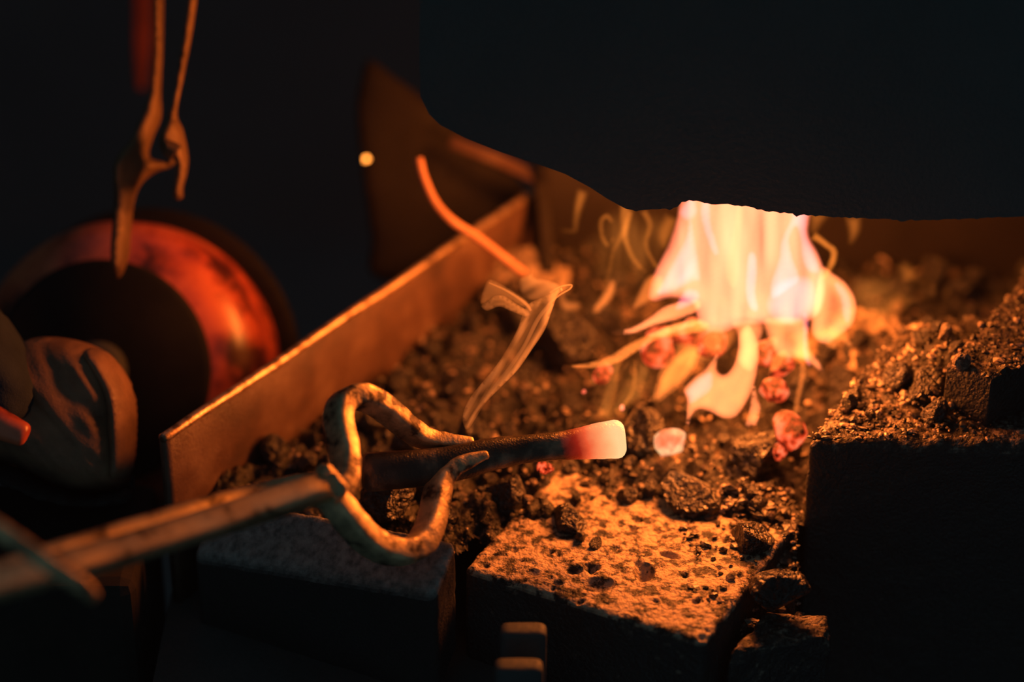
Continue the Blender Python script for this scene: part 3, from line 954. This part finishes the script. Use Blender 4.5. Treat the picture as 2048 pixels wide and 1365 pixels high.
# pale heaps of ash and the rubble pile
def heap(name, cx, cy, z0, rx, ry, h, mat, label, seed):
    n, V, F = 70, [], []
    X, Y = np.meshgrid(np.linspace(-1, 1, n), np.linspace(-1, 1, n))
    X, Y = X.ravel(), Y.ravel()
    p = np.column_stack([cx + X * rx, cy + Y * ry, np.zeros(n * n)])
    r2 = X * X + Y * Y
    z = h * np.exp(-r2 * 2.2) - h * .12 - .004 - .012 * np.clip(r2 - .5, 0, 1) + (.0025 * fbm(p * 130, 3, seed, .7) + .0018 * fbm(p * 420, 2, seed + 3)) * np.clip(1.2 - r2, 0, 1)
    F = [(j * n + i, j * n + i + 1, (j + 1) * n + i + 1, (j + 1) * n + i) for j in range(n - 1) for i in range(n - 1)]
    V = np.column_stack([p[:, 0] - cx, p[:, 1] - cy, z])
    o = mesh_obj(name, V, F, mat)
    o.location = (cx, cy, z0)
    return tag(o, label, 'ash', kind='stuff')
for px_, py_, rx_, ry_, h_, lb_, sd_ in ((1050, 575, .040, .030, .022, 'pale ash heap at the far end of the side plate where the wire ends', 61), (1725, 725, .034, .03, .012, 'pale ash heap between the flames and the right-hand blocks', 62)):
    c_ = B(px_, py_, .0)
    heap('ash_heap', c_.x, c_.y, ground(c_.x, c_.y), rx_, ry_, h_, M['pale_ash'], lb_, sd_)
heap('rubble_pile', .190, .906, .044, .034, .046, .022, M['ash'], 'dark pile of cinder rubble on the big block, left of the broken brick', 63)

# fine crumbs: thousands of flakes on the ash and the block tops
def crumbs(name, pts, label, smin, smax, mat=None):
    v0, f0 = ICO[0]
    V, F = [], []
    for (x, y, z) in pts:
        s = random.uniform(smin, smax) * random.choice([.45, .6, .8, 1, 1, 1.7])
        R = Matrix.Rotation(random.uniform(0, 6.28), 3, 'Z') @ Matrix.Rotation(random.uniform(-.7, .7), 3, 'X')
        sc_ = (s, s * random.uniform(.5, 1), s * random.uniform(.25, .7))
        k = len(V)
        jit = rng.uniform(.65, 1.2, len(v0))
        for p, j in zip(v0, jit):
            w_ = R @ Vector((p[0] * sc_[0] * j, p[1] * sc_[1] * j, p[2] * sc_[2] * j))
            V.append((x + w_.x, y + w_.y, z + w_.z))
        F += [(a + k, b_ + k, c + k) for a, b_, c in f0]
    o = mesh_obj(name, V, F, mat or M['crumb'], None, smooth=False)
    return tag(o, label, 'cinders', kind='stuff')
pts = []
while len(pts) < 5200:
    x, y = random.uniform(-.13, .20), random.uniform(.80, 1.085)
    if side_of_plate(x, y) > -.001 or y < front_line(x) + .002: continue
    pts.append((x, y, ground(x, y) + .0003))
crumbs('cinder_crumbs', pts, 'fine cinder crumbs strewn over the ash bed', .0006, .0017)
pts = []
while len(pts) < 420:
    x, y = random.uniform(-.10, .09), random.uniform(.87, 1.07)
    if side_of_plate(x, y) > -.002: continue
    pts.append((x, y, ground(x, y) + random.uniform(.001, .009)))
crumbs('glint_flakes', pts, 'pale flakes added as glints on the coals left of the fire', .0006, .0018, M['pale_ash'])  # pale specks put in for glints of firelight
pts = []
while len(pts) < 900:
    x, y = random.uniform(.062, .121), random.uniform(.795, .875)
    if poly_dist(np.array([(x, y)]), np.array([FLa, FRa, FRa + perp * dep, FLa + perp * dep]))[0][0]:
        if random.random() < .93 or x < .07: continue
        pts.append((x, y, .002)); continue
    if y < front_line(x): continue
    pts.append((x, y, ground(x, y) + .0006))
crumbs('cinder_crumbs', pts, 'coarse cinder flakes in the gap left of the big block', .0008, .0024)
pts = []
while len(pts) < 2600:
    x, y = random.uniform(.122, .30), random.uniform(.852, .975)
    ins, _ = poly_dist(np.array([(x, y)]), np.array(BRK))
    if ins[0]:
        pts.append((x, y, .0675)); continue
    ins, _ = poly_dist(np.array([(x, y)]), np.array([(.1225, .852), (.36, .846), (.37, .965), (.178, .955)]))
    if ins[0]:
        pts.append((x, y, .0437 + pile_h(x, y)))
crumbs('cinder_crumbs', pts, 'flaky grit covering the tops of the right-hand blocks', .0006, .0019)

# ------------------------------------------------------------------ embers and sparks
hot_red = glow_mat('ember_red', [(.38, (.03, .002, .001)), (.47, (.5, .03, .006)), (.54, (1, .085, .022)), (.66, (1, .22, .09))], 1.0, 1.5)
hot_pale = glow_mat('ember_pale', [(.35, (1, .20, .07)), (.5, (1, .36, .16)), (.6, (1, .62, .28))], 1.0, .9)
em_mesh = [lump_mesh('ember_lump', hot_red, 3, 10, 300 + i, .1, (1, .75, .8)) for i in range(5)]
pale_mesh = lump_mesh('ember_lump', hot_pale, 3, 9, 331, .05, (1, .6, .95))
o = put('ember', pale_mesh, P(1342, 888, 1.055), .0075, (.3, .5, .3), 'small white-hot ember lying alone just right of the bar end', 'ember')
embers = [(1560, 735, 1.07, .0075, 'red ember under the right edge of the flames'), (1548, 782, 1.062, .0065, 'red ember below the flames, middle of the right-hand column'),
          (1578, 862, 1.05, .0085, 'broad red ember low beside the big block'), (1425, 690, 1.075, .008, 'pink-red ember inside the fire behind the cup-shaped flame'),
          (1320, 690, 1.085, .010, 'red ember under the two flame streaks'), (1375, 668, 1.085, .008, 'orange-red ember behind the root of the flame streaks'),
          (1560, 905, 1.05, .0045, 'small dull red ember lowest beside the big block'), (1205, 745, 1.08, .005, 'dull red ember under the tip of the lower flame streak'),
          (1090, 935, 1.03, .0035, 'tiny orange ember under the hot end of the bar'), (1532, 700, 1.075, .007, 'red ember at the root of the central flame')]
for i, (px, py, d_, s, lb) in enumerate(embers):
    put('ember', em_mesh[i % 5], P(px, py, d_), s, None, lb, 'ember')
sp_red = glow_mat('spark_red', [(.4, (1, .10, .05)), (.6, (1, .16, .08))], 1.0, 1)
sp_or = glow_mat('spark_orange', [(.4, (3, .9, .12)), (.6, (3, .9, .12))], 2.2, 1)
sp_pk = glow_mat('spark_pink', [(.4, (1.4, .28, .14)), (.6, (1.4, .28, .14))], 1.2, 1)
for mt, (px, py, d_), s, lb in ((sp_or, (733, 318, 1.2), .0016, 'bright orange spark flying past the left edge of the steel sheet'),
                             (sp_red, (1168, 784, 1.06), .0012, 'tiny red spark above the bar'),
                             (sp_pk, (1244, 815, 1.06), .0013, 'tiny pink spark right above the white-hot bar end')):
    put('spark', lump_mesh('spark', mt, 2, 30, 5, .02, (1, 1, 1)), P(px, py, d_), s, None, lb, 'spark')

# ------------------------------------------------------------------ fire
fire = empty('fire', P(1490, 850, 1.06), 'tall bright orange fire burning under the hood', 'fire')
BODY = flame_mat('flame_body', (1.0, .215, .10), 150)
WISP = flame_mat('glow_wisp', (1.0, .25, .03), 60)
HOT = flame_mat('flame_hot', (1.0, .24, .38), 60)
YEL = flame_mat('flame_yellow', (1.0, .225, .07), 142)
ORA = flame_mat('flame_orange', (1.0, .22, .035), 120)
DIM = flame_mat('flame_dim', (1.0, .25, .03), 120)
VEIL = flame_mat('glow_veil', (1.0, .28, .04), 14)
def flame(pts, depth, T, ew, mat, **k):
    return inflate('flame', pts, depth, T, ew, mat, fire, gas=True, face_t=.0003, **k)
S1 = dict(streak=.45, sw=22)
# main body
flame([(1362, 395), (1352, 440), (1335, 490), (1308, 545), (1296, 590), (1308, 604), (1345, 596), (1385, 610), (1400, 655), (1440, 668), (1480, 655), (1530, 650), (1590, 652), (1636, 632), (1652, 590), (1650, 545), (1636, 505), (1618, 468), (1622, 420), (1615, 350), (1590, 280), (1500, 250), (1410, 290)], 1.055, .017, 26, BODY, bow=.006, seed=1, **S1)
flame([(1372, 470), (1352, 510), (1325, 560), (1310, 590), (1340, 588), (1385, 566), (1402, 560), (1398, 520), (1390, 470), (1380, 420)], 1.045, .013, 20, HOT, sdir=(-.5, 1), seed=2, streak=.25, sw=18)
flame([(1497, 505), (1491, 545), (1490, 590), (1500, 620), (1518, 622), (1513, 585), (1516, 540), (1512, 508)], 1.04, .016, 14, HOT, seed=3)
flame([(1590, 400), (1580, 440), (1562, 480), (1556, 520), (1540, 570), (1545, 600), (1572, 585), (1600, 560), (1588, 520), (1580, 480), (1592, 455), (1600, 480), (1604, 520), (1618, 545), (1640, 545), (1630, 505), (1614, 468), (1618, 420), (1610, 380)], 1.045, .013, 13, HOT, seed=4, streak=.2, sw=12)
flame([(1560, 560), (1536, 590), (1532, 620), (1555, 645), (1590, 648), (1622, 630), (1634, 595), (1626, 560), (1600, 550)], 1.042, .013, 30, HOT, seed=5, streak=.2, sw=30, sdir=(1, -1))
flame([(1404, 400), (1400, 430), (1410, 470), (1424, 505), (1440, 520), (1436, 490), (1424, 450), (1420, 400)], 1.045, .010, 9, HOT, seed=6)
flame([(1370, 402), (1358, 425), (1368, 440), (1385, 440), (1396, 425), (1392, 402), (1384, 380)], 1.048, .010, 12, HOT, seed=7)
flame([(1470, 420), (1462, 470), (1450, 520), (1452, 560), (1470, 580), (1482, 540), (1484, 480), (1490, 420), (1485, 360)], 1.05, .004, 14, YEL, seed=8)
# right bulb
flame([(1642, 535), (1668, 548), (1692, 566), (1710, 595), (1713, 625), (1704, 652), (1686, 668), (1658, 688), (1636, 684), (1622, 660), (1628, 600)], 1.058, .017, 15, YEL, rim=.62, seed=9)
flame([(1668, 560), (1690, 576), (1702, 600), (1704, 630), (1694, 650), (1684, 630), (1680, 600), (1670, 580)], 1.052, .008, 9, HOT, seed=10)
flame([(1690, 655), (1700, 680), (1708, 692), (1695, 694), (1682, 684), (1670, 700), (1650, 690), (1660, 670)], 1.06, .007, 9, ORA, seed=11)
# lower right curtain
flame([(1528, 640), (1536, 680), (1555, 712), (1580, 718), (1608, 722), (1632, 738), (1648, 748), (1640, 725), (1622, 700), (1614, 650), (1600, 635), (1560, 632)], 1.055, .014, 16, YEL, rim=.5, seed=12, streak=.3)
flame([(1606, 620), (1604, 670), (1606, 715), (1622, 735), (1616, 690), (1618, 640)], 1.05, .007, 6, HOT, seed=13)
# left of the body, blurred folds
flame([(1356, 600), (1350, 622), (1376, 616), (1400, 600), (1396, 580), (1372, 578)], 1.045, .012, 14, HOT, seed=14)
# central column and the cup
flame([(1462, 646), (1472, 664), (1477, 690), (1475, 725), (1500, 745), (1518, 720), (1520, 690), (1528, 655), (1510, 640), (1482, 640)], 1.045, .010, 18, YEL, seed=16, **S1)
flame([(1366, 780), (1385, 757), (1412, 735), (1437, 700), (1446, 692), (1436, 722), (1436, 742), (1450, 748), (1466, 730), (1474, 700), (1478, 664), (1500, 650), (1518, 690), (1516, 740), (1504, 785), (1488, 815), (1470, 836), (1446, 838), (1420, 826), (1398, 820), (1384, 834), (1376, 858), (1370, 862), (1372, 830), (1372, 800)], 1.035, .015, 17, YEL, seed=17, streak=.2, sw=20, sdir=(-.6, 1))
flame([(1370, 782), (1392, 758), (1418, 742), (1428, 752), (1424, 780), (1400, 800), (1380, 810), (1374, 795)], 1.03, .010, 14, HOT, seed=18)
flame([(1500, 735), (1508, 760), (1516, 795), (1522, 815), (1514, 850), (1502, 852), (1496, 858), (1490, 850), (1498, 820), (1502, 780)], 1.04, .009, 8, YEL, seed=19, streak=.4, sw=8)
# left streaks
flame([(1222, 664), (1262, 655), (1296, 636), (1330, 612), (1372, 600), (1400, 600), (1398, 622), (1356, 640), (1310, 652), (1268, 668), (1236, 670)], 1.045, .013, 10, YEL, seed=20, sdir=(1, -.5), streak=.25, sw=14)
flame([(1130, 733), (1180, 724), (1220, 710), (1258, 686), (1310, 662), (1360, 644), (1410, 640), (1420, 660), (1370, 672), (1320, 680), (1282, 700), (1244, 724), (1206, 736), (1165, 738)], 1.04, .011, 11, ORA, seed=21, sdir=(1, -.5), streak=.3, sw=12)
flame([(1290, 672), (1340, 650), (1400, 636), (1410, 646), (1370, 660), (1320, 676)], 1.038, .007, 8, YEL, seed=22)
# lower left sheet with its long tail
flame([(1306, 780), (1318, 740), (1344, 712), (1378, 690), (1402, 694), (1400, 722), (1384, 752), (1358, 778), (1334, 796), (1322, 806), (1300, 806), (1276, 822), (1260, 846), (1246, 870), (1240, 868), (1254, 834), (1276, 806), (1300, 796)], 1.03, .014, 20, ORA, soft=True, seed=23, rim=.2, streak=.3, sw=18, sdir=(-.5, 1))
flame([(1385, 650), (1362, 670), (1350, 700), (1345, 725), (1380, 735), (1435, 715), (1465, 690), (1470, 660), (1430, 650)], 1.085, .007, 30, ORA, seed=24, streak=.3)
flame([(1600, 722), (1596, 760), (1588, 800), (1584, 830), (1590, 846), (1598, 820), (1606, 780), (1614, 740)], 1.05, .0045, 7, ORA, seed=25)
# small blurred flames further back
flame([(1184, 622), (1198, 598), (1214, 574), (1222, 556), (1232, 570), (1228, 592), (1212, 612), (1196, 626)], 1.10, .008, 10, ORA, seed=26)
flame([(1118, 560), (1130, 565), (1132, 600), (1160, 606), (1158, 620), (1128, 622), (1118, 600)], 1.12, .005, 9, ORA, seed=27)
flame([(1290, 560), (1310, 548), (1330, 560), (1320, 590), (1290, 610), (1262, 622), (1270, 600)], 1.08, .006, 12, ORA, seed=28)
# veils above the bar, wisps under the hood: flame and firelit smoke, self-glowing
def wisp(pts, widths, depth, T, mat, **k):
    w2 = [w * 1.7 for w in widths]
    return inflate('wisp', stroke(pts, w2), depth, T * 1.2, max(w2) * .45, mat, fire, gas=True, soft=True, face_t=.0003, smooth_n=1, step=5, streak=.3, sw=8, sdir=(pts[-1][0] - pts[0][0] + .1, pts[-1][1] - pts[0][1]), **k)
def thread(name, pts, widths, depth, T, mat, parent):
    wm = max(widths)
    return sweep(name, [P(x, y, depth) for x, y in pts], [(w * depth / FPX / 2, T / 2 * (.4 + .6 * w / wm)) for w in widths], mat, parent, FWD, power=2, ns=12, n=5, cap_round=False)
flame([(1172, 846), (1188, 815), (1204, 775), (1212, 730), (1240, 715), (1300, 730), (1310, 770), (1290, 800), (1262, 815), (1250, 835), (1215, 838)], 1.03, .012, 18, VEIL, streak=.9, sw=14, sdir=(-.25, 1), seed=29, soft=True)
wisp([(1232, 720), (1232, 770), (1222, 810), (1208, 842)], [4, 7, 12, 26], 1.028, .006, WISP, seed=30)
wisp([(1270, 720), (1268, 770), (1256, 800), (1236, 820)], [5, 9, 8, 6], 1.03, .004, WISP, seed=31)
wisp([(1252, 400), (1250, 430), (1246, 465), (1228, 500), (1218, 545), (1205, 590)], [16, 16, 12, 7, 6, 4], 1.075, .006, WISP, seed=32)
wisp([(1262, 420), (1250, 465), (1258, 500), (1274, 528), (1292, 545)], [9, 10, 8, 7, 3], 1.07, .006, WISP, seed=33)
wisp([(1225, 445), (1214, 432), (1202, 446), (1206, 478), (1220, 492), (1228, 470)], [5, 6, 6, 6, 5, 3], 1.08, .005, WISP, seed=34)
wisp([(1166, 380), (1158, 410), (1152, 440), (1148, 462), (1120, 460)], [14, 12, 8, 6, 3], 1.10, .005, WISP, seed=35)
wisp([(1286, 420), (1300, 450), (1292, 490), (1310, 530), (1330, 540)], [10, 9, 7, 7, 4], 1.07, .004, WISP, seed=36)
wisp([(1345, 430), (1330, 470), (1326, 500)], [20, 22, 8], 1.065, .004, WISP, seed=37)
wisp([(1625, 470), (1650, 488), (1668, 505), (1660, 535), (1646, 560)], [12, 9, 10, 9, 6], 1.06, .006, DIM, seed=38)
wisp([(1706, 430), (1708, 460), (1700, 490)], [22, 18, 6], 1.08, .005, WISP, seed=39)
wisp([(1640, 420), (1632, 440), (1624, 470)], [30, 22, 10], 1.07, .006, WISP, seed=40)
wisp([(1800, 525), (1815, 545), (1828, 572), (1866, 578), (1840, 585), (1806, 598), (1770, 626), (1730, 650)], [14, 24, 24, 18, 22, 26, 30, 34], 1.09, .004, WISP, seed=41)
flame([(1700, 560), (1750, 545), (1800, 560), (1830, 578), (1800, 600), (1770, 640), (1720, 655), (1700, 620)], 1.095, .016, 45, VEIL, soft=True, seed=42, streak=.9, sw=22, sdir=(1, -.4))
flame([(1200, 430), (1240, 410), (1330, 420), (1350, 470), (1310, 560), (1230, 600), (1190, 560), (1180, 490)], 1.085, .014, 70, VEIL, soft=True, seed=43, streak=.8, sw=20)

# ------------------------------------------------------------------ smoke
smoke = empty('smoke', P(935, 850, .998), 'thin ribbon of smoke curling up from the jaws of the tongs towards the fire', 'smoke', kind='stuff')
SM = smoke_mat('smoke', 170)
SM2 = smoke_mat('thin_smoke', 60)
def ribbon(pts, depth, T, ew, mat, **k):
    o = inflate('smoke_ribbon', pts, depth, T, ew, mat, smoke, step=6, face_t=.0006, **k)
    o['kind'] = 'stuff'
    return o
ribbon([(930, 858), (925, 835), (934, 806), (956, 775), (984, 742), (1010, 705), (1034, 660), (1048, 622), (1060, 606), (1096, 590), (1128, 572), (1142, 574), (1118, 588), (1104, 622), (1090, 660), (1064, 700), (1036, 740), (1002, 775), (970, 808), (950, 840), (938, 858)], 1.0, .007, 6, SM, rim=.92, streak=1.0, sw=9, sdir=(.55, -1), seed=51)
thread('smoke_ribbon', [(935, 855), (950, 826), (985, 780), (1020, 735), (1050, 690), (1075, 640), (1100, 606)], [4, 6, 8, 8, 8, 9, 6], .997, .004, SM, smoke)['kind'] = 'stuff'
ribbon([(962, 612), (975, 604), (990, 592), (1008, 592), (1030, 606), (1058, 624), (1052, 634), (1020, 622), (998, 614), (974, 622)], 1.012, .005, 5, SM, rim=.6, seed=53)
thread('smoke_ribbon', [(978, 566), (1010, 580), (1036, 596), (1054, 610), (1062, 622)], [3, 5, 6, 7, 5], 1.015, .004, SM, smoke)['kind'] = 'stuff'
ribbon([(970, 570), (985, 560), (1030, 585), (1058, 606), (1050, 616), (1000, 596), (962, 610)], 1.018, .006, 12, SM2, seed=55)
ribbon([(1040, 560), (1062, 548), (1066, 540), (1068, 556), (1090, 560), (1120, 572), (1110, 590), (1070, 600), (1044, 590)], 1.05, .008, 14, SM, seed=56, streak=.7, sw=12, sdir=(1, -.5))
thread('smoke_ribbon', [(1100, 606), (1120, 590), (1140, 578), (1142, 570), (1120, 574), (1100, 586)], [5, 4, 4, 4, 4, 4], 1.005, .004, SM, smoke)['kind'] = 'stuff'
